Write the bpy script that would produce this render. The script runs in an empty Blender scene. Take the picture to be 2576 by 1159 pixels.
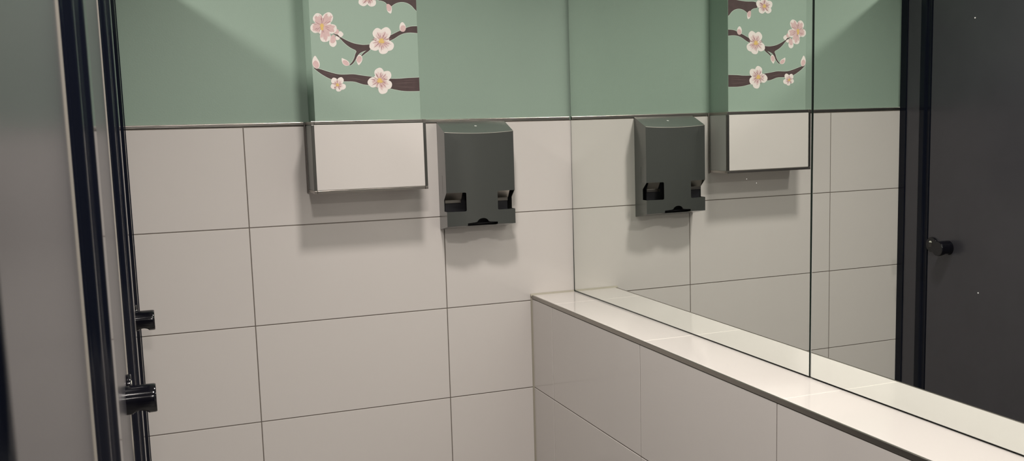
import bpy, bmesh, math
from mathutils import Matrix, Vector
C = bpy.context.scene.collection
S = bpy.context.scene

# ------------------------------------------------------------------ camera
IW, IH = 2576.0, 1159.0
Z0 = 1.5                                   # height of the trim line above the floor
YAW, PIT, ROL = 0.3729, 0.1304, -0.0248
CAMP = Vector((-1.3133, -3.0111, -0.0201 + Z0))
FPX, PX, PY = 2441.02, 60.7, 59.2
cy, sy = math.cos(YAW), math.sin(YAW)
fw = Vector((sy*math.cos(PIT), cy*math.cos(PIT), -math.sin(PIT)))
r0 = Vector((cy, -sy, 0)); u0 = r0.cross(fw)
rt = r0*math.cos(ROL) + u0*math.sin(ROL)
up = -r0*math.sin(ROL) + u0*math.cos(ROL)
cam = bpy.data.cameras.new('camera')
cam.sensor_width = 36.0; cam.sensor_fit = 'HORIZONTAL'
cam.lens = FPX/IW*36.0
cam.shift_x = -PX/IW; cam.shift_y = PY/IW
cam.clip_start = 0.01; cam.clip_end = 50
cam.dof.use_dof = True; cam.dof.focus_distance = 3.0
cam.dof.aperture_fstop = cam.lens/1000/0.0026
co = bpy.data.objects.new('camera', cam); C.objects.link(co)
co.matrix_world = Matrix(((rt.x, up.x, -fw.x, CAMP.x), (rt.y, up.y, -fw.y, CAMP.y),
                          (rt.z, up.z, -fw.z, CAMP.z), (0, 0, 0, 1)))
S.camera = co

# ------------------------------------------------------------------ world, exposure
w = bpy.data.worlds.new('world'); S.world = w; w.use_nodes = True
w.node_tree.nodes['Background'].inputs[0].default_value = (1.0, 0.93, 0.84, 1)
w.node_tree.nodes['Background'].inputs[1].default_value = 0.10
S.view_settings.view_transform = 'Standard'; S.view_settings.look = 'None'
S.view_settings.gamma = 1.0; S.view_settings.use_curve_mapping = False
S.view_settings.exposure = 0.0
S.cycles.sample_clamp_indirect = 0.0
LAMPS = [  # x, y, watts, radius, beam spread (degrees), label
    (-0.62, -0.98, 13.6, 0.10, 140, 'round recessed ceiling light over the walkway nearest the towel dispenser wall'),
    (-1.03, -2.10, 18.6, 0.10, 148, 'round recessed ceiling light over the middle of the walkway'),
    (-1.08, -4.20, 38.5, 0.12, 174, 'round recessed ceiling light behind the camera position'),
    (-2.28, -0.52, 39.0, 0.12, 174, 'round recessed ceiling light inside the far toilet cubicle'),
]
LCOL = (1.0, 0.925, 0.865)
CEIL = 2.60

# ------------------------------------------------------------------ materials
def mat(name, col, rough=0.5, metal=0.0, ior=1.5, coat=0.0, noise=0.0, nscale=8.0, bump=0.0, bscale=200.0, emis=0.0, aniso=None):
    m = bpy.data.materials.new(name); m.use_nodes = True
    nt = m.node_tree; b = nt.nodes['Principled BSDF']
    b.inputs['Base Color'].default_value = (*col, 1)
    b.inputs['Roughness'].default_value = rough
    b.inputs['Metallic'].default_value = metal
    b.inputs['IOR'].default_value = ior
    b.inputs['Coat Weight'].default_value = coat; b.inputs['Coat Roughness'].default_value = 0.22
    if emis:
        b.inputs['Emission Color'].default_value = (*LCOL, 1)
        b.inputs['Emission Strength'].default_value = emis
    if noise or bump:
        tc = nt.nodes.new('ShaderNodeTexCoord')
        if noise:
            n = nt.nodes.new('ShaderNodeTexNoise'); n.inputs['Scale'].default_value = nscale
            n.inputs['Detail'].default_value = 5
            nt.links.new(tc.outputs['Object'], n.inputs['Vector'])
            r = nt.nodes.new('ShaderNodeMapRange')
            r.inputs['To Min'].default_value = 1-noise; r.inputs['To Max'].default_value = 1+noise
            nt.links.new(n.outputs['Fac'], r.inputs['Value'])
            mx = nt.nodes.new('ShaderNodeVectorMath'); mx.operation = 'SCALE'
            mx.inputs[0].default_value = col
            nt.links.new(r.outputs['Result'], mx.inputs['Scale'])
            nt.links.new(mx.outputs['Vector'], b.inputs['Base Color'])
        if bump:
            n2 = nt.nodes.new('ShaderNodeTexNoise'); n2.inputs['Scale'].default_value = bscale
            n2.inputs['Detail'].default_value = 3
            if aniso:
                mp = nt.nodes.new('ShaderNodeMapping'); mp.inputs['Scale'].default_value = aniso
                nt.links.new(tc.outputs['Object'], mp.inputs['Vector']); nt.links.new(mp.outputs['Vector'], n2.inputs['Vector'])
            else:
                nt.links.new(tc.outputs['Object'], n2.inputs['Vector'])
            bp = nt.nodes.new('ShaderNodeBump'); bp.inputs['Strength'].default_value = bump
            bp.inputs['Distance'].default_value = 0.001
            nt.links.new(n2.outputs['Fac'], bp.inputs['Height']); nt.links.new(bp.outputs['Normal'], b.inputs['Normal'])
    return m

M = {}
M['tile'] = mat('glazed_tile', (0.72, 0.685, 0.655), 0.085, noise=0.012, nscale=3.0, bump=0.05, bscale=9.0)
M['grout'] = mat('grout', (0.19, 0.165, 0.145), 0.9, noise=0.08, nscale=60)
M['grout_lit'] = mat('lit_grout', (0.80, 0.77, 0.72), 0.7)  # lighter copy of the grout, highlight on the ledge joints put into the colour
M['paint'] = mat('green_paint', (0.315, 0.420, 0.348), 0.42, noise=0.02, nscale=5, bump=0.15, bscale=260)
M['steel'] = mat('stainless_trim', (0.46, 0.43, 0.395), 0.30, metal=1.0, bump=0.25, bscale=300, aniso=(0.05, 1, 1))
M['steel_v'] = mat('stainless_trim_upright', (0.20, 0.20, 0.185), 0.34, metal=1.0, bump=0.15, bscale=300, aniso=(1, 1, 0.05))  # darker copy of the trim steel, dim reflection of the uprights put into the colour
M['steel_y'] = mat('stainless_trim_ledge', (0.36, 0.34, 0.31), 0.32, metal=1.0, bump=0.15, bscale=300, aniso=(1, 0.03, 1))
M['edge_band'] = mat('grey_edge_band', (0.46, 0.43, 0.38), 0.4)
M['corner_seal'] = mat('dark_green_seal', (0.05, 0.065, 0.055), 0.3)
M['silicone'] = mat('silicone', (0.43, 0.40, 0.33), 0.45)
M['seal_grey'] = mat('grey_silicone', (0.20, 0.18, 0.165), 0.4)
M['mirror'] = mat('mirror_glass', (0.868, 0.900, 0.868), 0.0, metal=1.0)
M['glass_edge'] = mat('mirror_edge', (0.02, 0.035, 0.028), 0.15)
M['backing'] = mat('mirror_backing', (0.45, 0.45, 0.43), 0.5)
M['dark_gap'] = mat('dark_seal', (0.03, 0.027, 0.025), 0.5)
M['spot'] = mat('dried_water_spot', (0.75, 0.76, 0.74), 0.6)
M['laminate'] = mat('anthracite_laminate', (0.050, 0.048, 0.059), 0.27, noise=0.10, nscale=9, bump=0.05, bscale=400)
M['black'] = mat('gloss_black_profile', (0.0055, 0.0070, 0.0135), 0.10, ior=1.27)
M['knob'] = mat('gloss_black_plastic', (0.004, 0.004, 0.007), 0.10)
M['indicator'] = mat('white_indicator', (0.75, 0.76, 0.66), 0.4)
M['dispenser'] = mat('dark_brushed_steel', (0.080, 0.086, 0.080), 0.34, metal=0.25, coat=1.0, bump=0.10, bscale=350, aniso=(1, 1, 0.05))
M['inner_steel'] = mat('inner_steel', (0.34, 0.32, 0.29), 0.30, metal=1.0)
M['rim'] = mat('rim_highlight', (0.60, 0.56, 0.51), 0.35, metal=0.6)  # bright colour for the highlight bead on the dispenser
M['inner_dark'] = mat('inner_shade_black', (0.008, 0.008, 0.012), 0.5)  # black colour paints in the shade inside the dispenser
M['floor'] = mat('floor_tile', (0.20, 0.19, 0.18), 0.35, noise=0.1, nscale=12)
M['ceiling'] = mat('ceiling_paint', (0.72, 0.70, 0.66), 0.9)
M['lamp'] = None
M['white_metal'] = mat('white_enamel', (0.75, 0.74, 0.72), 0.4)
M['branch'] = mat('painted_bark', (0.070, 0.043, 0.043), 0.55, noise=0.35, nscale=45)
M['petal'] = mat('painted_petal_white', (0.82, 0.76, 0.72), 0.55, noise=0.04, nscale=60)
M['blush'] = mat('painted_petal_pink', (0.66, 0.47, 0.46), 0.55, noise=0.14, nscale=120)
M['stroke'] = mat('painted_stroke_rose', (0.43, 0.24, 0.25), 0.55)
M['yolk'] = mat('painted_yellow', (0.72, 0.50, 0.17), 0.55, noise=0.1, nscale=150)
M['halo'] = mat('painted_pale_outline', (0.56, 0.67, 0.58), 0.5)

# ------------------------------------------------------------------ helpers
def V(x, y, z): return Vector((x, y, z + Z0))      # z measured from the trim line

def link(name, bm, m, parent=None, smooth=False, bevel=0.0, seg=2):
    me = bpy.data.meshes.new(name); bm.normal_update(); bm.to_mesh(me); bm.free()
    for mm in (m if isinstance(m, (list, tuple)) else [m]): me.materials.append(mm)
    o = bpy.data.objects.new(name, me); C.objects.link(o)
    if parent:
        o.parent = parent
        o.matrix_parent_inverse = Matrix.Translation(-parent.location)
    if smooth:
        for p in me.polygons: p.use_smooth = True
    if bevel:
        b = o.modifiers.new('bevel', 'BEVEL'); b.width = bevel; b.segments = seg; b.limit_method = 'ANGLE'
        b.angle_limit = math.radians(40); b.harden_normals = False
    return o

def thing(name, label, cat, loc, group=None):
    o = bpy.data.objects.new(name, None); C.objects.link(o); o.location = loc
    o.empty_display_size = 0.05
    o['label'] = label; o['category'] = cat
    if group: o['group'] = group
    return o
def tag(o, label, cat, group=None):
    o['label'] = label; o['category'] = cat
    if group: o['group'] = group
    return o
def struct(o):
    o['kind'] = 'structure'; return o

def box(bm, x0, x1, y0, y1, z0, z1, mi=0):
    vs = [bm.verts.new(V(x, y, z)) for x in (x0, x1) for y in (y0, y1) for z in (z0, z1)]
    F = [(0, 1, 3, 2), (4, 6, 7, 5), (0, 4, 5, 1), (2, 3, 7, 6), (0, 2, 6, 4), (1, 5, 7, 3)]
    for f in F:
        fa = bm.faces.new([vs[i] for i in f]); fa.material_index = mi
    return vs
def B(*a):
    bm = bmesh.new(); box(bm, *a); return bm

def prism_z(bm, pts, z0, z1):
    """closed polygon pts [(x,y)] extruded between two heights"""
    lo = [bm.verts.new(V(x, y, z0)) for x, y in pts]; hi = [bm.verts.new(V(x, y, z1)) for x, y in pts]
    n = len(pts)
    for i in range(n):
        j = (i+1) % n; bm.faces.new((lo[i], lo[j], hi[j], hi[i]))
    bm.faces.new(lo[::-1]); bm.faces.new(hi)
    bmesh.ops.recalc_face_normals(bm, faces=bm.faces[:])

def prism_y(bm, pts, y0, y1):
    """closed polygon pts [(x,z)] extruded along y"""
    lo = [bm.verts.new(V(x, y0, z)) for x, z in pts]; hi = [bm.verts.new(V(x, y1, z)) for x, z in pts]
    n = len(pts)
    for i in range(n):
        j = (i+1) % n; bm.faces.new((lo[i], lo[j], hi[j], hi[i]))
    bm.faces.new(lo[::-1]); bm.faces.new(hi)
    bmesh.ops.recalc_face_normals(bm, faces=bm.faces[:])

def prism_x(bm, pts, x0, x1):
    lo = [bm.verts.new(V(x0, y, z)) for y, z in pts]; hi = [bm.verts.new(V(x1, y, z)) for y, z in pts]
    n = len(pts)
    for i in range(n):
        j = (i+1) % n; bm.faces.new((lo[i], lo[j], hi[j], hi[i]))
    bm.faces.new(lo[::-1]); bm.faces.new(hi)
    bmesh.ops.recalc_face_normals(bm, faces=bm.faces[:])

def rounded(pts, r, n=5, skip=()):
    """round the corners of a closed 2-D polygon"""
    out = []; N = len(pts)
    for i in range(N):
        p = Vector(pts[i]); a = Vector(pts[i-1]); b = Vector(pts[(i+1) % N])
        rr = r[i] if isinstance(r, (list, tuple)) else r
        if i in skip or rr <= 0: out.append(tuple(p)); continue
        da = (a-p); db = (b-p); k = min(rr, da.length*.49, db.length*.49)
        A = p + da.normalized()*k; Bq = p + db.normalized()*k
        for j in range(n+1):
            t = j/n; out.append(tuple(A*(1-t)**2 + p*2*t*(1-t) + Bq*t*t))
    return out

def cyl(bm, c, axis, R, L, n=48):
    """cylinder from point c along unit axis"""
    ax = Vector(axis); t = Vector((0, 0, 1)) if abs(ax.z) < .9 else Vector((1, 0, 0))
    a = ax.cross(t).normalized(); b = ax.cross(a)
    rings = []
    for s in (0, L):
        rings.append([bm.verts.new(Vector(c) + ax*s + (a*math.cos(2*math.pi*i/n) + b*math.sin(2*math.pi*i/n))*R) for i in range(n)])
    for i in range(n):
        j = (i+1) % n; bm.faces.new((rings[0][i], rings[0][j], rings[1][j], rings[1][i]))
    bm.faces.new(rings[0][::-1]); bm.faces.new(rings[1])
    bmesh.ops.recalc_face_normals(bm, faces=bm.faces[:])

# ------------------------------------------------------------------ room shell
XD = -1.3893            # face of the cubicle doors
XB = -3.05; YR = -5.2   # far side of the cubicles, rear of the room
G = 0.0014              # half a grout joint
def tiles(name, axis, us, vs_, face, thick, flip, parent, gface):
    """us: joint positions along the wall, vs_: joint heights; each tile a bevelled slab"""
    bm = bmesh.new()
    for i in range(len(us)-1):
        for j in range(len(vs_)-1):
            a0, a1, b0, b1 = us[i]+G, us[i+1]-G, vs_[j]+G, vs_[j+1]-G
            if axis == 'x': box(bm, a0, a1, face, face+thick, b0, b1)
            elif axis == 'y': box(bm, face, face+thick, a0, a1, b0, b1)
            else: box(bm, vs_[j]+G, vs_[j+1]-G, a0, a1, face-thick, face)
    o = link(name, bm, M['tile'], parent, bevel=0.0011, seg=3)
    return o

J1, J2, TW = -0.4516, -1.0566, 0.605
wall = link('wall_back', B(XB, 0.20, 0.0105, 0.12, 0.0, CEIL-Z0), M['paint']); struct(wall)
g = link('grout_bed', B(XB, 0.020, 0.0012, 0.0070, -Z0, 0.0), M['grout']); g.parent = wall
xs = [XB, J2-3*TW, J2-2*TW, J2-TW, J2, J1, 0.018]
xs = [XB] + [x for x in (J2-3*TW, J2-2*TW, J2-TW, J2, J1) if x > XB+.05] + [0.018]
t = tiles('tile_cladding', 'x', xs, [-1.5, -1.2, -0.9, -0.6, -0.3, -0.0015], 0.0, 0.006, False, wall, 0)
base_fill = link('wall_core', B(XB, 0.20, 0.0068, 0.12, -Z0, 0.0), M['grout'], wall)
# metal trim strip that caps the tiles, cut around the boxing
DXL, DXR, DD = -0.876, -0.532, -0.121
for k, (a, b) in enumerate(((XD+0.012, DXL-0.0045), (DXR+0.004, -0.0050))):
    bm = bmesh.new(); prism_x(bm, rounded([(-0.0010, 0.0015), (0.0104, 0.0015), (0.0104, 0.0112), (-0.0010, 0.0112)], [.001, 0, 0, .0025]), a, b)
    o = link('trim_%d' % (k+1), bm, M['steel']); struct(o)

wr = link('wall_right', B(0.020, 0.14, YR, 0.0062, 0, CEIL-Z0), M['paint']); struct(wr)
wrl = link('wall_core', B(0.020, 0.14, YR, 0.0062, -Z0, 0.0), M['backing'], wr)
fl = link('floor', B(XB, 0.14, YR, 0.12, -Z0-.1, -Z0), M['floor']); struct(fl)
ce = link('ceiling', B(XB, 0.20, YR, 0.12, CEIL-Z0, CEIL-Z0+.1), M['ceiling']); struct(ce)
wl = link('wall_left', B(XB-.1, XB, YR, 0.12, -Z0, CEIL-Z0), M['paint']); struct(wl)
wf = link('wall_front', B(XB, 0.14, YR-.1, YR, -Z0, CEIL-Z0), M['laminate']); struct(wf)

# ------------------------------------------------------------------ tiled ledge under the mirrors
LX, LT = -0.1552, -0.5822
led = thing('tiled_ledge', 'white tiled half-height ledge with a steel front edge running below the mirrors', 'ledge', (LX/2, -2.5, 0))
yj = [-0.0035] + [-0.1762-TW*i for i in range(8)]
yj = yj + [YR+.004]
link('core', B(LX+.0012, 0.0195, YR+.002, -0.0005, -Z0, LT-.0070), M['grout'], led)
tiles('front_tiles', 'y', sorted(yj), [-1.5, -1.2, -0.9, LT-0.0122], LX, 0.0062, False, led, 0)
yt = sorted([-0.0035] + [-0.1907-TW*i for i in range(8)] + [YR+.004])
def top_tiles():
    bm = bmesh.new()
    for i in range(len(yt)-1):
        box(bm, LX+.0035, 0.0125, yt[i]+G, yt[i+1]-G, LT-0.0062, LT)
    return bm
link('top_tiles', top_tiles(), M['tile'], led, bevel=0.0011, seg=3)
link('top_grout', B(LX+.0036, 0.0124, YR+.004, -0.0036, LT-.0066, LT-.0007), M['grout_lit'], led)
bm = bmesh.new()
prism_y(bm, rounded([(LX-.0012, LT-.0112), (LX+.0062, LT-.0112), (LX+.0062, LT-.0072), (LX+.0030, LT-.0010), (LX+.0030, LT+.0006), (LX-.0012, LT+.0006)], [.0008, 0, 0, 0, .0008, .002]), YR+.003, -0.0045)
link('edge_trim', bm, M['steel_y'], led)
# silicone bead round the end of the ledge
bm = bmesh.new()
prism_z(bm, rounded([(LX-.0052, -0.0002), (LX-.0010, -0.0062), (LX+.004, -0.0062), (LX+.004, -0.0002)], .001), -Z0, LT+.001)
prism_x(bm, rounded([(-0.0002, LT+.0060), (-0.0002, LT-.004), (-0.0075, LT-.004), (-0.0075, LT+.0004)], [.002, 0, 0, .001]), LX-.0052, -0.001)
link('sealant', bm, M['silicone'], led, bevel=0.0006)

# ------------------------------------------------------------------ mirrors
MT = 0.46          # top of the mirrors above the trim line
def plane_x(y, z): return 0.0051*y - 0.0031*z
def pane(y0, y1, label, spots):
    o = thing('wall_mirror', label, 'mirror', V(0.01, (y0+y1)/2, LT+.003), 'wall mirrors above the tiled ledge')
    zb = LT + .0045
    bm = bmesh.new(); fr = []; bk = []
    for (y, z) in ((y0, zb), (y1, zb), (y1, MT), (y0, MT)):
        fr.append(bm.verts.new(V(plane_x(y, z), y, z))); bk.append(bm.verts.new(V(plane_x(y, z)+.005, y, z)))
    f = bm.faces.new(fr); f.material_index = 0
    for i in range(4):
        j = (i+1) % 4; q = bm.faces.new((fr[i], bk[i], bk[j], fr[j])); q.material_index = 1
    q = bm.faces.new(bk[::-1]); q.material_index = 1
    bmesh.ops.recalc_face_normals(bm, faces=bm.faces[:])
    link('glass', bm, [M['mirror'], M['glass_edge']], o)
    for (y, z) in spots:
        bm = bmesh.new()
        cyl(bm, V(plane_x(y, z)+.0002, y, z), (-1, 0, 0), 0.0011, 0.0004, 14)
        link('water_spot', bm, M['spot'], o)
    return o
pane(-0.0042, -1.2925, 'frameless wall mirror in the corner, left of the dark upright seam, reflecting the towel dispenser',
     [(-1.0492, -.1554), (-1.0901, -.163)])
pane(-1.3000, -2.90, 'frameless wall mirror right of the dark upright seam, reflecting the dark cubicle door',
     [(-1.7307, .1431), (-1.7564, -.3222), (-1.3649, -.5285)])
bm = bmesh.new(); box(bm, 0.0072, 0.0195, -2.90, -0.006, LT+.0045, MT)
box(bm, -0.0030, 0.0074, -1.2974, -1.2952, LT+.0046, MT)
o = link('mirror_backing_board', bm, M['backing']); tag(o, 'thin grey backing board showing in the seam between the two mirrors', 'backing board')
bm = bmesh.new(); box(bm, 0.0015, 0.0120, -2.90, -0.0012, LT+.0001, LT+.0040)
box(bm, 0.0006, 0.0120, -0.0038, -0.0006, LT+.0001, MT)
o = link('mirror_seal', bm, M['corner_seal']); tag(o, 'thin dark seal line along the foot of the mirrors on the ledge', 'seal')

# ------------------------------------------------------------------ boxing with the painted blossoms
duct = thing('pipe_boxing', 'square boxed-in pipe column, green with painted blossoms above a white tiled end', 'boxing', V((DXL+DXR)/2, 0, -0.2))
GF = -0.110
link('painted_box', B(-0.862, -0.5435, GF, 0.0104, 0.0, CEIL-Z0-.001), M['paint'], duct, bevel=0.0012)
ZB = -0.2005
link('tile_box', B(DXL+.0085, DXR-.0085, DD+.0012, 0.0, ZB+.0095, 0.0005), M['tile'], duct, bevel=0.001)
link('box_core', B(DXL+.002, DXR-.002, DD+.004, -0.0003, ZB+.002, 0.0002), M['backing'], duct)
E_ = 0.0085   # width of the square steel profiles
def prof(x0, x1, y0, y1, z0, z1, m='steel'):
    link('edge_profile', B(x0, x1, y0, y1, z0, z1), M[m], duct, bevel=0.0009)
for xe in (DXL, DXR-E_):
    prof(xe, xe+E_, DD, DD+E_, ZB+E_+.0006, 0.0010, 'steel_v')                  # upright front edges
    link('corner_cap', B(xe-.0003, xe+E_+.0003, DD-.0004, DD+E_, ZB-.0003, ZB+E_), M['steel'], duct, bevel=.0008)
    link('corner_cap', B(xe-.0003, xe+E_+.0003, DD-.0004, DD+E_, 0.0016, 0.0112), M['steel'], duct, bevel=.0008)
    prof(xe, xe+E_, DD+E_+.0006, -0.0005, ZB, ZB+E_)                           # lower side edges
    prof(xe, xe+E_, DD+E_+.0006, 0.0102, 0.0020, 0.0110)                         # upper side edges
prof(DXL+E_+.0006, DXR-E_-.0006, DD, DD+E_, ZB, ZB+E_)                         # lower front edge
prof(DXL+E_+.0006, DXR-E_-.0006, DD, DD+E_, 0.0020, 0.0110)                    # upper front edge
link('underside', B(DXL+E_, DXR-E_, DD+E_, -.0005, ZB+.0005, ZB+.006), M['tile'], duct)
for s, xe in ((-1, DXL), (1, DXR)):
    bm = bmesh.new(); a, b = (xe-.0045, xe+.001) if s < 0 else (xe-.001, xe+.004)
    box(bm, a, b, -0.0055, -0.0002, ZB-.004, 0.009); link('sealant', bm, M['seal_grey'], duct, bevel=.002)
link('top_cover', B(DXL+.004, DXR-.004, DD+.005, 0.010, 0.0004, 0.0016), M['paint'], duct)

# mural: shapes traced on the front face of the green box.
# (a, b) are mural units read from the photograph; A, Bm turn them into metres on the box front.
def mur(a, b):
    px = 740 + a/3.622; py = b/3.622
    d = fw + rt*((px-IW/2-PX)/FPX) - up*((py-IH/2-PY)/FPX)
    t = (GF - CAMP.y)/d.y
    p = CAMP + d*t
    return (min(max(p.x, -0.8612), -0.5443), p.z - Z0)
def smooth2(pts, it=2):
    for _ in range(it):
        q = []
        for i in range(len(pts)):
            a = pts[i]; b = pts[(i+1) % len(pts)]
            q += [(a[0]*.75+b[0]*.25, a[1]*.75+b[1]*.25), (a[0]*.25+b[0]*.75, a[1]*.25+b[1]*.75)]
        pts = q
    return pts
def offset(pts, d):
    n = len(pts); out = []
    ar = sum(pts[i][0]*pts[(i+1) % n][1]-pts[(i+1) % n][0]*pts[i][1] for i in range(n))
    s = 1 if ar > 0 else -1
    for i in range(n):
        a = Vector(pts[i-1]); p = Vector(pts[i]); b = Vector(pts[(i+1) % n]); t = b-a
        if t.length < 1e-6: out.append(tuple(p)); continue
        nn = Vector((t.y, -t.x)).normalized()*s; out.append(tuple(p+nn*d))
    return out
mb = bmesh.new()
NSH = [0]
def shape(pts, layer, mi):
    pts = [mur(*p) for p in pts]
    q = []
    for p in pts:
        if not q or (Vector(p)-Vector(q[-1])).length > 1e-5: q.append(p)
    if (Vector(q[0])-Vector(q[-1])).length < 1e-5: q.pop()
    if len(q) < 3: return
    NSH[0] += 1
    SH.append((layer, NSH[0], q, mi))
SH = []
def ell(cx, cy, rx, ry, ang=0, n=22, wob=0.0, ph=0.0):
    out = []
    for i in range(n):
        t = 2*math.pi*i/n; k = 1+wob*math.sin(3*t+ph)+wob*.6*math.sin(5*t+2*ph)
        x, y = rx*k*math.cos(t), ry*k*math.sin(t)
        out.append((cx+x*math.cos(ang)-y*math.sin(ang), cy+x*math.sin(ang)+y*math.cos(ang)))
    return out
BR = [
 [(755, 3), (800, 7), (832, 22), (850, 45), (868, 66), (885, 60), (905, 42), (940, 24), (985, 17), (1030, 27), (1068, 50), (1095, 82), (1122, 108), (1260, 120), (1260, -75), (1060, -78), (960, -66), (880, -60), (800, -66), (755, -50)],
 [(1260, 240), (1080, 237), (1035, 247), (1000, 265), (950, 285), (905, 308), (830, 345), (820, 390), (895, 362), (930, 340), (960, 320), (1000, 303), (1050, 296), (1095, 299), (1260, 318)],
 [(760, 396), (640, 410), (590, 404), (540, 394), (490, 374), (440, 348), (400, 325), (362, 306), (345, 303), (385, 324), (420, 352), (450, 385), (480, 412), (520, 440), (572, 462), (556, 492), (548, 530), (528, 566), (500, 594), (512, 598), (540, 576), (562, 543), (576, 508), (604, 478), (655, 460), (760, 430)],
 [(652, 462), (622, 488), (608, 512), (622, 510), (650, 486), (684, 463), (700, 440)],
 [(170, 612), (212, 622), (260, 636), (300, 650), (350, 664), (400, 677), (460, 679), (540, 674), (600, 685), (760, 705), (760, 780), (640, 772), (600, 760), (545, 741), (470, 742), (400, 740), (340, 724), (290, 700), (240, 670), (200, 640)],
 [(800, 714), (950, 718), (1040, 708), (1260, 702), (1260, 826), (1060, 832), (980, 828), (920, 816), (800, 790)],
]
for b_ in BR:
    s_ = smooth2(b_, 2)
    shape(offset(s_, 3.6), 1, 3)
    shape(s_, 2, 0)
# bark streaks of the two lower limbs
for (x0, y0, x1, y1, w_) in ((900, 760, 1130, 750, 3), (915, 790, 1120, 795, 3), (480, 705, 660, 735, 3), (250, 655, 420, 700, 2.5), (960, 735, 1120, 728, 2)):
    shape([(x0, y0), ((x0+x1)/2, (y0+y1)/2-w_), (x1, y1), ((x0+x1)/2, (y0+y1)/2+w_)], 3, 4)
# flowers: centre, petals (offset, radii), strokes
def ragged(cx, cy, petals, k, seed, n=90):
    """one blush shape that follows the petals, with a brushed ragged rim"""
    out = []
    for i in range(n):
        a = 2*math.pi*i/n; best = 0
        for dx, dy, r_ in petals:
            d = math.hypot(dx, dy); da = math.atan2(dy, dx)-a
            q = r_*r_-(d*math.sin(da))**2
            if q > 0 and math.cos(da) > 0: best = max(best, d*math.cos(da)+math.sqrt(q))
            best = max(best, r_*.8)
        rg = k*(1+.10*math.sin(i*2.9+seed)+.07*math.sin(i*5.3+2*seed)+.05*math.sin(i*11.7))
        out.append((cx+best*rg*math.cos(a), cy+best*rg*math.sin(a)))
    return out
def flower(cx, cy, petals, k=1.0, core=(0, 0), corer=24, strokes=18, sl=(0.28, 0.62), pale=False):
    R_ = sum(math.hypot(p[0], p[1])+p[2] for p in petals)/len(petals)
    shape(ell(cx, cy, R_*.56, R_*.56, 0, 24), 4, 1)
    for i, (dx, dy, r_) in enumerate(petals):
        a = math.atan2(dy, dx)
        shape(ell(cx+dx, cy+dy, r_*1.04, r_, a, 26, .03, i*1.7), 4, 1)
    shape(ragged(cx, cy, petals, k, cx), 5, 7 if pale else 2)
    if pale: shape(ragged(cx+4, cy+6, petals, k*.62, cx+1, 70), 5.2, 8)
    for i in range(strokes):
        a = 2*math.pi*i/strokes + .35*math.sin(i*2.3+cx); l0 = R_*sl[0]*(1+.5*math.sin(i*3.3)); l1 = R_*(sl[1]+.14*math.sin(i*4.1))
        ca, sa = math.cos(a), math.sin(a); w_ = 1.6+1.5*abs(math.sin(i*1.9))
        x0, y0, x1, y1 = cx+core[0]+ca*l0, cy+core[1]+sa*l0, cx+core[0]+ca*l1, cy+core[1]+sa*l1
        m = ((x0+x1)/2-sa*w_*1.3, (y0+y1)/2+ca*w_*1.3); m2 = ((x0+x1)/2+sa*w_, (y0+y1)/2-ca*w_)
        shape([(x0-sa*w_*.6, y0+ca*w_*.6), m, (x1, y1), m2, (x0+sa*w_*.6, y0-ca*w_*.6)], 6, 5)
    shape(ell(cx+core[0], cy+core[1], corer, corer*.9, .4, 26, .16, 1.0), 7, 6)
    for i in range(11):
        a = i*2.4+cx; rr = corer*(1.15+.25*math.sin(i*3))
        shape(ell(cx+core[0]+rr*math.cos(a), cy+core[1]+rr*math.sin(a), corer*.17, corer*.13, a, 8), 7.5, 6)
# small half-hidden blossom beside the first flower
shape(ell(352, 385, 33, 44, -.15, 24, .03, 0), 3.4, 1); shape(ell(420, 312, 27, 27, 0, 20, .05, 1), 3.4, 1)
shape(ell(395, 345, 20, 22, .6, 16, .05, 1), 3.4, 1)
shape(ell(354, 357, 25, 40, .18, 22, .06, 1), 3.7, 2); shape(ell(388, 290, 19, 24, .5, 16, .08, 1), 3.7, 2)
shape([(345, 303), (400, 318), (430, 352), (385, 326)], 3.9, 0)
flower(265, 240, [(-48, -72, 46), (42, -78, 48), (78, 22, 44), (18, 92, 50), (-70, 14, 46)], .84, (-12, -8), 17, 16, (.25, .66))
shape(ell(252, 255, 12, 24, -.3, 16, .1, 0), 7, 6)
flower(797, 370, [(-36, -66, 46), (36, -70, 50), (62, 46, 48), (16, 76, 46), (-62, 44, 48)], .66, (-2, 4), 24, 26, (.25, .66), True)
flower(783, 735, [(-8, -72, 44), (58, -46, 44), (62, 36, 45), (26, 76, 44), (-64, 14, 47)], .66, (-2, 0), 23, 24, (.25, .64), True)
flower(400, 771, [(-34, -34, 29), (22, -37, 30), (42, 18, 28), (6, 36, 27), (-38, 14, 28)], .58, (-6, 2), 14, 14, (.28, .66), True)
flower(672, -20, [(-42, 34, 42), (32, 38, 42), (60, -20, 40), (0, -58, 42), (-60, -22, 40)], .66, (0, 0), 20, 20, (.25, .66), True)
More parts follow.
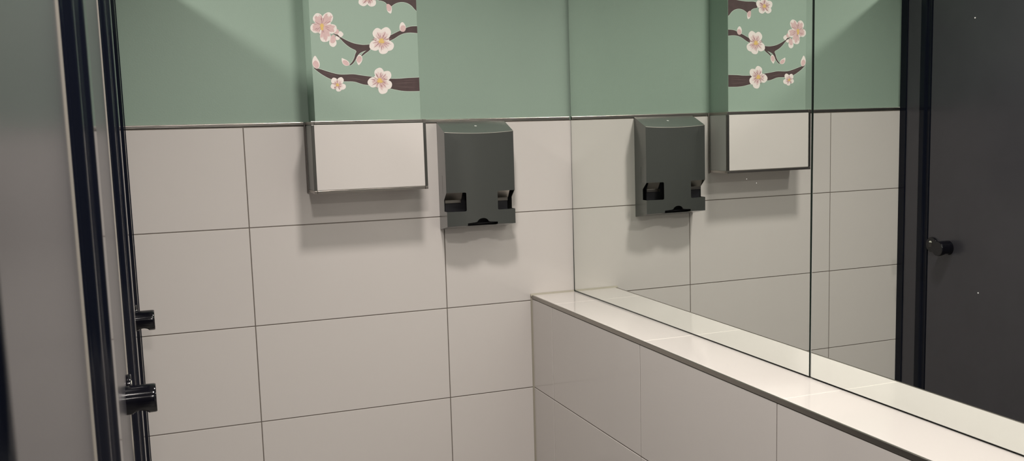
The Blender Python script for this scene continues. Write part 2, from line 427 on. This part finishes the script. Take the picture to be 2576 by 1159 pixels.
# buds
def bud(pts, pink):
    shape(smooth2(pts, 2), 5, 1); shape(smooth2(pink, 2), 5.5, 2)
bud([(838, 40), (860, 34), (890, 60), (890, 100), (884, 124), (868, 122), (845, 100)], [(838, 38), (862, 34), (888, 60), (882, 100), (858, 104), (842, 84)])
bud([(985, 198), (1006, 215), (1020, 250), (1010, 285), (985, 292), (962, 276), (958, 240), (968, 212)], [(988, 228), (1010, 236), (1018, 256), (1004, 290), (982, 290), (964, 268), (970, 240)])
bud([(430, 524), (450, 535), (490, 552), (508, 582), (492, 602), (460, 598), (436, 575)], [(446, 545), (480, 552), (504, 582), (490, 600), (458, 592), (440, 570)])
bud([(596, 494), (620, 516), (622, 550), (606, 578), (586, 598), (574, 574), (562, 545), (572, 514)], [(598, 506), (616, 522), (614, 552), (592, 576), (572, 562), (566, 540), (578, 514)])
bud([(190, 500), (212, 535), (234, 570), (232, 612), (208, 630), (178, 612), (163, 580), (168, 535)], [(188, 548), (210, 556), (228, 586), (222, 616), (204, 626), (178, 604), (166, 578)])
for k_, (lay, n_, q, mi) in enumerate(sorted(SH, key=lambda t: (t[0], t[1]))):
    f = mb.faces.new([mb.verts.new(V(x, GF-.00012-.0000028*k_, z)) for x, z in q]); f.material_index = mi
M['pale'] = mat('painted_petal_blush', (0.74, 0.60, 0.58), 0.55, noise=0.07, nscale=110)
M['bark_line'] = mat('painted_bark_light', (0.125, 0.085, 0.08), 0.55)
mural = link('blossom_mural', mb, [M['branch'], M['petal'], M['blush'], M['halo'], M['bark_line'], M['stroke'], M['yolk'], M['pale'], M['blush']], duct)
mural['label'] = 'painted pink and white cherry blossoms on dark brown branches'

# ------------------------------------------------------------------ paper towel dispenser
DC = -0.351; HW = 0.114; DF = 0.085; BG = 0.013
disp = thing('paper_towel_dispenser', 'dark brushed metal paper towel dispenser with side cut-outs on the tiled wall', 'dispenser', V(DC, 0, -0.34))
def shell(bm, hw, df, bg, y0, ins):
    cols = []
    N = 24
    for i in range(N+1):
        x = -hw + 2*hw*i/N; d = df + bg*(1-(x/hw)**2)
        zt = lambda yy: 0.0025 - 0.39*yy - ins
        zb_ = lambda yy: -0.341 + 0.176*yy + ins
        cols.append([bm.verts.new(V(DC+x, -yy, z)) for yy, z in ((y0, zt(y0)), (d, zt(d)), (d, zb_(d)), (y0, zb_(y0)))])
    for i in range(N):
        a, b = cols[i], cols[i+1]
        for k in range(4): bm.faces.new((a[k], a[(k+1) % 4], b[(k+1) % 4], b[k]))
    bm.faces.new(cols[0]); bm.faces.new(cols[-1][::-1])
    bmesh.ops.recalc_face_normals(bm, faces=bm.faces[:])
def cutter(bm):
    me = bpy.data.meshes.new('c'); bm.to_mesh(me); bm.free(); o = bpy.data.objects.new('c', me); C.objects.link(o); return o
bm = bmesh.new(); shell(bm, HW, DF, BG, 0.0, 0.0)
cover = link('cover', bm, M['dispenser'], disp)
cuts = []
bm = bmesh.new(); shell(bm, HW-.0016, DF-.0016, BG, 0.004, .0016); cuts.append(cutter(bm))
wz0, wz1 = -0.2195, -0.2790
for s in (-1, 1):
    bm = bmesh.new()
    # front window (rounded inner corners) and the slanted bite in the side panel
    xi, xo = DC+s*0.052, DC+s*0.125
    prism_y(bm, rounded([(xi, wz0), (xi, wz1), (xo, wz1), (xo, wz0)], [.005, .005, 0, 0]), -0.2, -0.0835)
    cuts.append(cutter(bm))
    bm = bmesh.new(); prism_x(bm, [(-0.2, wz0), (-DF, wz0), (-0.056, wz0-.024), (-0.056, wz1+.0), (-0.2, wz1)], DC+s*0.108 if s > 0 else DC-.125, DC+.125 if s > 0 else DC-.108)
    cuts.append(cutter(bm))
    bm = bmesh.new(); box(bm, DC+s*.120 if s < 0 else DC+.108, DC-.108 if s < 0 else DC+.120, -0.0475, -0.0458, -0.2230, -0.1660); cuts.append(cutter(bm))
bm = bmesh.new()
hump = [(-.050, -.36), (-.050, -.3170), (-.024, -.3150)]
hump += [(0.019*math.cos(a)*1.0, -.3160 + .0135*math.sin(a)) for a in [math.pi*(1-i/14) for i in range(1, 14)]]
hump += [(.024, -.3150), (.050, -.3170), (.050, -.36)]
prism_y(bm, [(DC+x, z) for x, z in hump], -0.2, -0.070); cuts.append(cutter(bm))
for c in cuts:
    m_ = cover.modifiers.new('cut', 'BOOLEAN'); m_.operation = 'DIFFERENCE'; m_.solver = 'EXACT'; m_.object = c
bpy.context.view_layer.update()
dg = bpy.context.evaluated_depsgraph_get()
nm = bpy.data.meshes.new_from_object(cover.evaluated_get(dg)); cover.modifiers.clear(); cover.data = nm; nm.name = 'cover'
bm = bmesh.new(); bm.from_mesh(nm); bmesh.ops.remove_doubles(bm, verts=bm.verts[:], dist=2e-5)
bmesh.ops.dissolve_limit(bm, angle_limit=math.radians(.6), verts=bm.verts[:], edges=bm.edges[:]); bm.to_mesh(nm); bm.free()
for c in cuts:
    bpy.data.objects.remove(c)
b_ = cover.modifiers.new('bevel', 'BEVEL'); b_.width = .0017; b_.segments = 3; b_.limit_method = 'ANGLE'; b_.angle_limit = math.radians(35)
# edge highlight put in as a bright bead where the sloping top meets the curved front
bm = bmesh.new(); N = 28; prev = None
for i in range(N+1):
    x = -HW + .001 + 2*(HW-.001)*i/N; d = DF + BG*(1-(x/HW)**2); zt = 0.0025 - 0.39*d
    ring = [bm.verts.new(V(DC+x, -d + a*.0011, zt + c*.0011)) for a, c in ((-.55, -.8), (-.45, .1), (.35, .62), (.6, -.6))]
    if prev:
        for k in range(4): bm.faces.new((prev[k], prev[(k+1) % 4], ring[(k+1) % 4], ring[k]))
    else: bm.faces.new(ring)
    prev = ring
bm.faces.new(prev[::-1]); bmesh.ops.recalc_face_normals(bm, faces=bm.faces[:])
link('top_highlight', bm, M['rim'], disp)['label'] = 'bright bead standing in for the highlight along the top front edge'
# inner housing seen through the cut-outs
for s in (-1, 1):
    a, b = (DC-.1115, DC-.058) if s < 0 else (DC+.056, DC+.1000)
    bm = bmesh.new(); prism_x(bm, [(-.0800, -.2120), (-.0790, -.2105), (-.0560, -.2430), (-.0575, -.2440)], a, b)
    link('guide_plate', bm, M['inner_steel'], disp)['label'] = 'sloping bright metal plate behind the cut-out'
    a, b = (DC-.1115, DC-.060) if s < 0 else (DC+.048, DC+.0985)
    bm = bmesh.new(); box(bm, a, b, -.0590, -.0560, -.2535, -.2440)
    link('guide_lip', bm, M['inner_steel'], disp, bevel=.0005)
link('inner_housing', B(DC-.1105, DC+.0985, -.0545, -.0300, -.3300, -.1500), M['inner_dark'], disp)
link('shade_plate', B(DC-.1110, DC+.1110, -.0800, -.0060, -.3210, -.3190), M['inner_dark'], disp)  # black plate added so the bottom slot looks shaded
bm = bmesh.new(); cyl(bm, V(DC+.004, -.0385, -.0138), Vector((0, -.363, .932)), .0045, .0012, 24)
kl = link('key_lock', bm, M['white_metal'], disp, bevel=.0003)

# ------------------------------------------------------------------ toilet cubicle front on the left
ZT_, ZL = 0.44, -1.35       # top and bottom of the doors (from the trim line)
FG = 'posts of the black-framed cubicle front'
def post(y0, label, t2=.100):
    """stepped black aluminium post: flange towards the camera, two steps, far side. y0 = edge nearest the camera"""
    h = lambda v: XD+v
    o = thing('cubicle_post', label, 'post', V(XD, y0+.085, -Z0), FG)
    pts = [(h(-.034), y0+.004), (h(.0024), y0+.004), (h(.0024), y0+.040), (h(.0130), y0+.046), (h(.0130), y0+t2),
           (h(.0195), y0+t2+.006), (h(.0200), y0+.158), (h(.006), y0+.170), (h(-.034), y0+.170)]
    bm = bmesh.new(); prism_z(bm, rounded(pts, [0, .0006, .003, .009, .004, .018, .024, .004, 0], 8), -Z0, ZT_+.003)
    link('profile', bm, M['black'], o)
    bm = bmesh.new(); prism_z(bm, [(h(-.030), y0+.0), (h(.0022), y0+.0), (h(.0022), y0+.0036), (h(-.030), y0+.0036)], -Z0, ZT_)
    link('edge_band', bm, M['edge_band'], o)['label'] = 'thin light grey edge strip'
    return o
post(-0.972, 'stepped gloss black cubicle post between the two doors with round knobs')
post(-1.952, 'stepped gloss black cubicle post in front of the wide panel nearest the camera')
post(-2.755, 'blurred gloss black cubicle post at the far left edge of the photo', .143)

# wall post: channel, filler panel, rebate profile
wp = thing('cubicle_wall_post', 'narrow dark filler strip joining the cubicle front to the tiled wall', 'post', V(XD, -0.07, -Z0))
h = lambda v: XD+v
bm = bmesh.new(); prism_z(bm, rounded([(h(-.03), -.0005), (h(.0126), -.0005), (h(.0126), -.033), (h(-.03), -.033)], [0, 0, .002, 0]), -Z0, ZT_+.003)
link('wall_channel', bm, M['black'], wp)
link('filler_panel', B(h(-.02), h(.0085), -.100, -.0335, -Z0+.1, ZT_), M['laminate'], wp)
bm = bmesh.new(); prism_z(bm, rounded([(h(-.03), -.1005), (h(.0115), -.1005), (h(.0110), -.128), (h(.0010), -.132), (h(.0010), -.1465), (h(-.03), -.1465)], [0, .004, .006, .003, .001, 0], 6), -Z0, ZT_+.003)
link('rebate_profile', bm, M['black'], wp)

KZ = -0.5077
def make_knob(parent, ky, kz):
    L, R = 0.0525, 0.0272
    bm = bmesh.new(); n = 56; prof_ = []
    sts = [0, .002, .006] + [0.010+0.0275*i/16 for i in range(17)] + [.041, .047, .0500, .0516, L]
    for x in sts:
        r = R
        if x > .0485: r = R - (x-.0485)**2/(.004)*.35
        if x == 0: r = R
        prof_.append((x, r))
    rings = []
    for x, r in prof_:
        ring = []
        t = (x-.0100)/.0275
        clamp = -R
        if 0 < t < 1:
            u = (t-.5)*2; clamp = -R + .0095*math.sqrt(max(0, 1-u*u*.98))
        for i in range(n):
            a = 2*math.pi*i/n; yy = r*math.cos(a); zz = max(r*math.sin(a), clamp)
            ring.append(bm.verts.new(V(XD+x, ky+yy, kz+zz)))
        rings.append(ring)
    for k in range(len(rings)-1):
        for i in range(n):
            j = (i+1) % n; bm.faces.new((rings[k][i], rings[k][j], rings[k+1][j], rings[k+1][i]))
    bm.faces.new(rings[0][::-1]); bm.faces.new(rings[-1])
    bmesh.ops.recalc_face_normals(bm, faces=bm.faces[:])
    k = link('knob', bm, M['knob'], parent)
    for p in k.data.polygons: p.use_smooth = len(p.vertices) == 4
    k.modifiers.new('edge', 'EDGE_SPLIT').split_angle = math.radians(35)
    # lock rosette with its indicator
    ly = ky + .076; lz = kz + .004
    bm = bmesh.new(); cyl(bm, V(XD, ly, lz), (1, 0, 0), .0280, .0085, 56)
    rz = link('lock_rosette', bm, M['knob'], parent, bevel=.0025, seg=4)
    for p in rz.data.polygons: p.use_smooth = len(p.vertices) == 4
    bm = bmesh.new()
    pts = [(ly+.0068*math.cos(math.pi*i/12)+.004, lz+.0085+.0058*math.sin(math.pi*i/12)) for i in range(13)]
    prism_x(bm, pts, XD+.0084, XD+.0090)
    ind = link('indicator', bm, M['indicator']); ind.parent = rz      # the rosette itself sits at the world origin
    ind['label'] = 'white half-round occupied indicator'
    bm = bmesh.new(); box(bm, XD+.0084, XD+.0092, ly-.003, ly+.0105, lz-.0085, lz+.0080)
    sl = link('coin_slot', bm, M['dark_gap']); sl.parent = rz
def make_door(y0, y1, knob_y, label, cat='door', name='cubicle_door'):
    o = thing(name, label, cat, V(XD, (y0+y1)/2, ZL), 'dark laminate leaves of the cubicle front')
    bm = bmesh.new(); box(bm, XD-.0130, XD, y0, y1, ZL, ZT_-.004)
    link('panel', bm, M['laminate'], o, bevel=.0012)
    if knob_y is not None: make_knob(o, knob_y, KZ)
    return o
make_door(-0.7985, -0.1500, -0.2517, 'dark laminate cubicle door nearest the tiled wall with a round black knob')
make_door(-1.7785, -0.9735, -1.0890, 'dark laminate cubicle door with the larger, nearer black knob')
make_door(-2.5825, -1.9535, None, 'wide plain dark laminate cubicle panel at the left, out of focus, no knob', 'partition', 'cubicle_partition')
make_door(-4.4, -2.7565, None, 'plain dark laminate cubicle panel beyond the blurred post at the far left', 'partition', 'cubicle_partition')
hr = link('header_rail', B(XD-.030, XD+.036, -4.4, -0.0006, ZT_+.0035, ZT_+.030), M['black'], bevel=.008, seg=4)
tag(hr, 'black header rail along the top of the cubicle front', 'rail')

# ------------------------------------------------------------------ ceiling lights
for i, (x, y, watt, r_, spread, lab) in enumerate(LAMPS):
    t_ = thing('ceiling_light', lab, 'ceiling light', (x, y, CEIL), 'recessed round ceiling lights')
    bm = bmesh.new(); n = 40; rr = (r_+.003, r_+.018)
    vs = [[bm.verts.new(Vector((x+q*math.cos(2*math.pi*k/n), y+q*math.sin(2*math.pi*k/n), CEIL-zz))) for k in range(n)]
          for q, zz in ((rr[0], .0005), (rr[0], .010), (rr[1], .006), (rr[1], .0005))]
    for a in range(3):
        for k in range(n):
            j = (k+1) % n; bm.faces.new((vs[a][k], vs[a][j], vs[a+1][j], vs[a+1][k]))
    bmesh.ops.recalc_face_normals(bm, faces=bm.faces[:])
    link('frame', bm, M['white_metal'], t_)
    bm = bmesh.new(); cyl(bm, Vector((x, y, CEIL-.001)), (0, 0, -1), r_, .004, 40)
    link('diffuser', bm, mat('lamp_diffuser', (.8, .8, .8), .5, emis=8.0), t_)
    ld = bpy.data.lights.new('lamp_light', 'AREA'); ld.shape = 'DISK'; ld.size = 2*r_; ld.energy = watt
    ld.spread = math.radians(spread); ld.color = LCOL
    lo = bpy.data.objects.new('lamp_light', ld); C.objects.link(lo); lo.parent = t_; lo.location = (0, 0, -.0065)
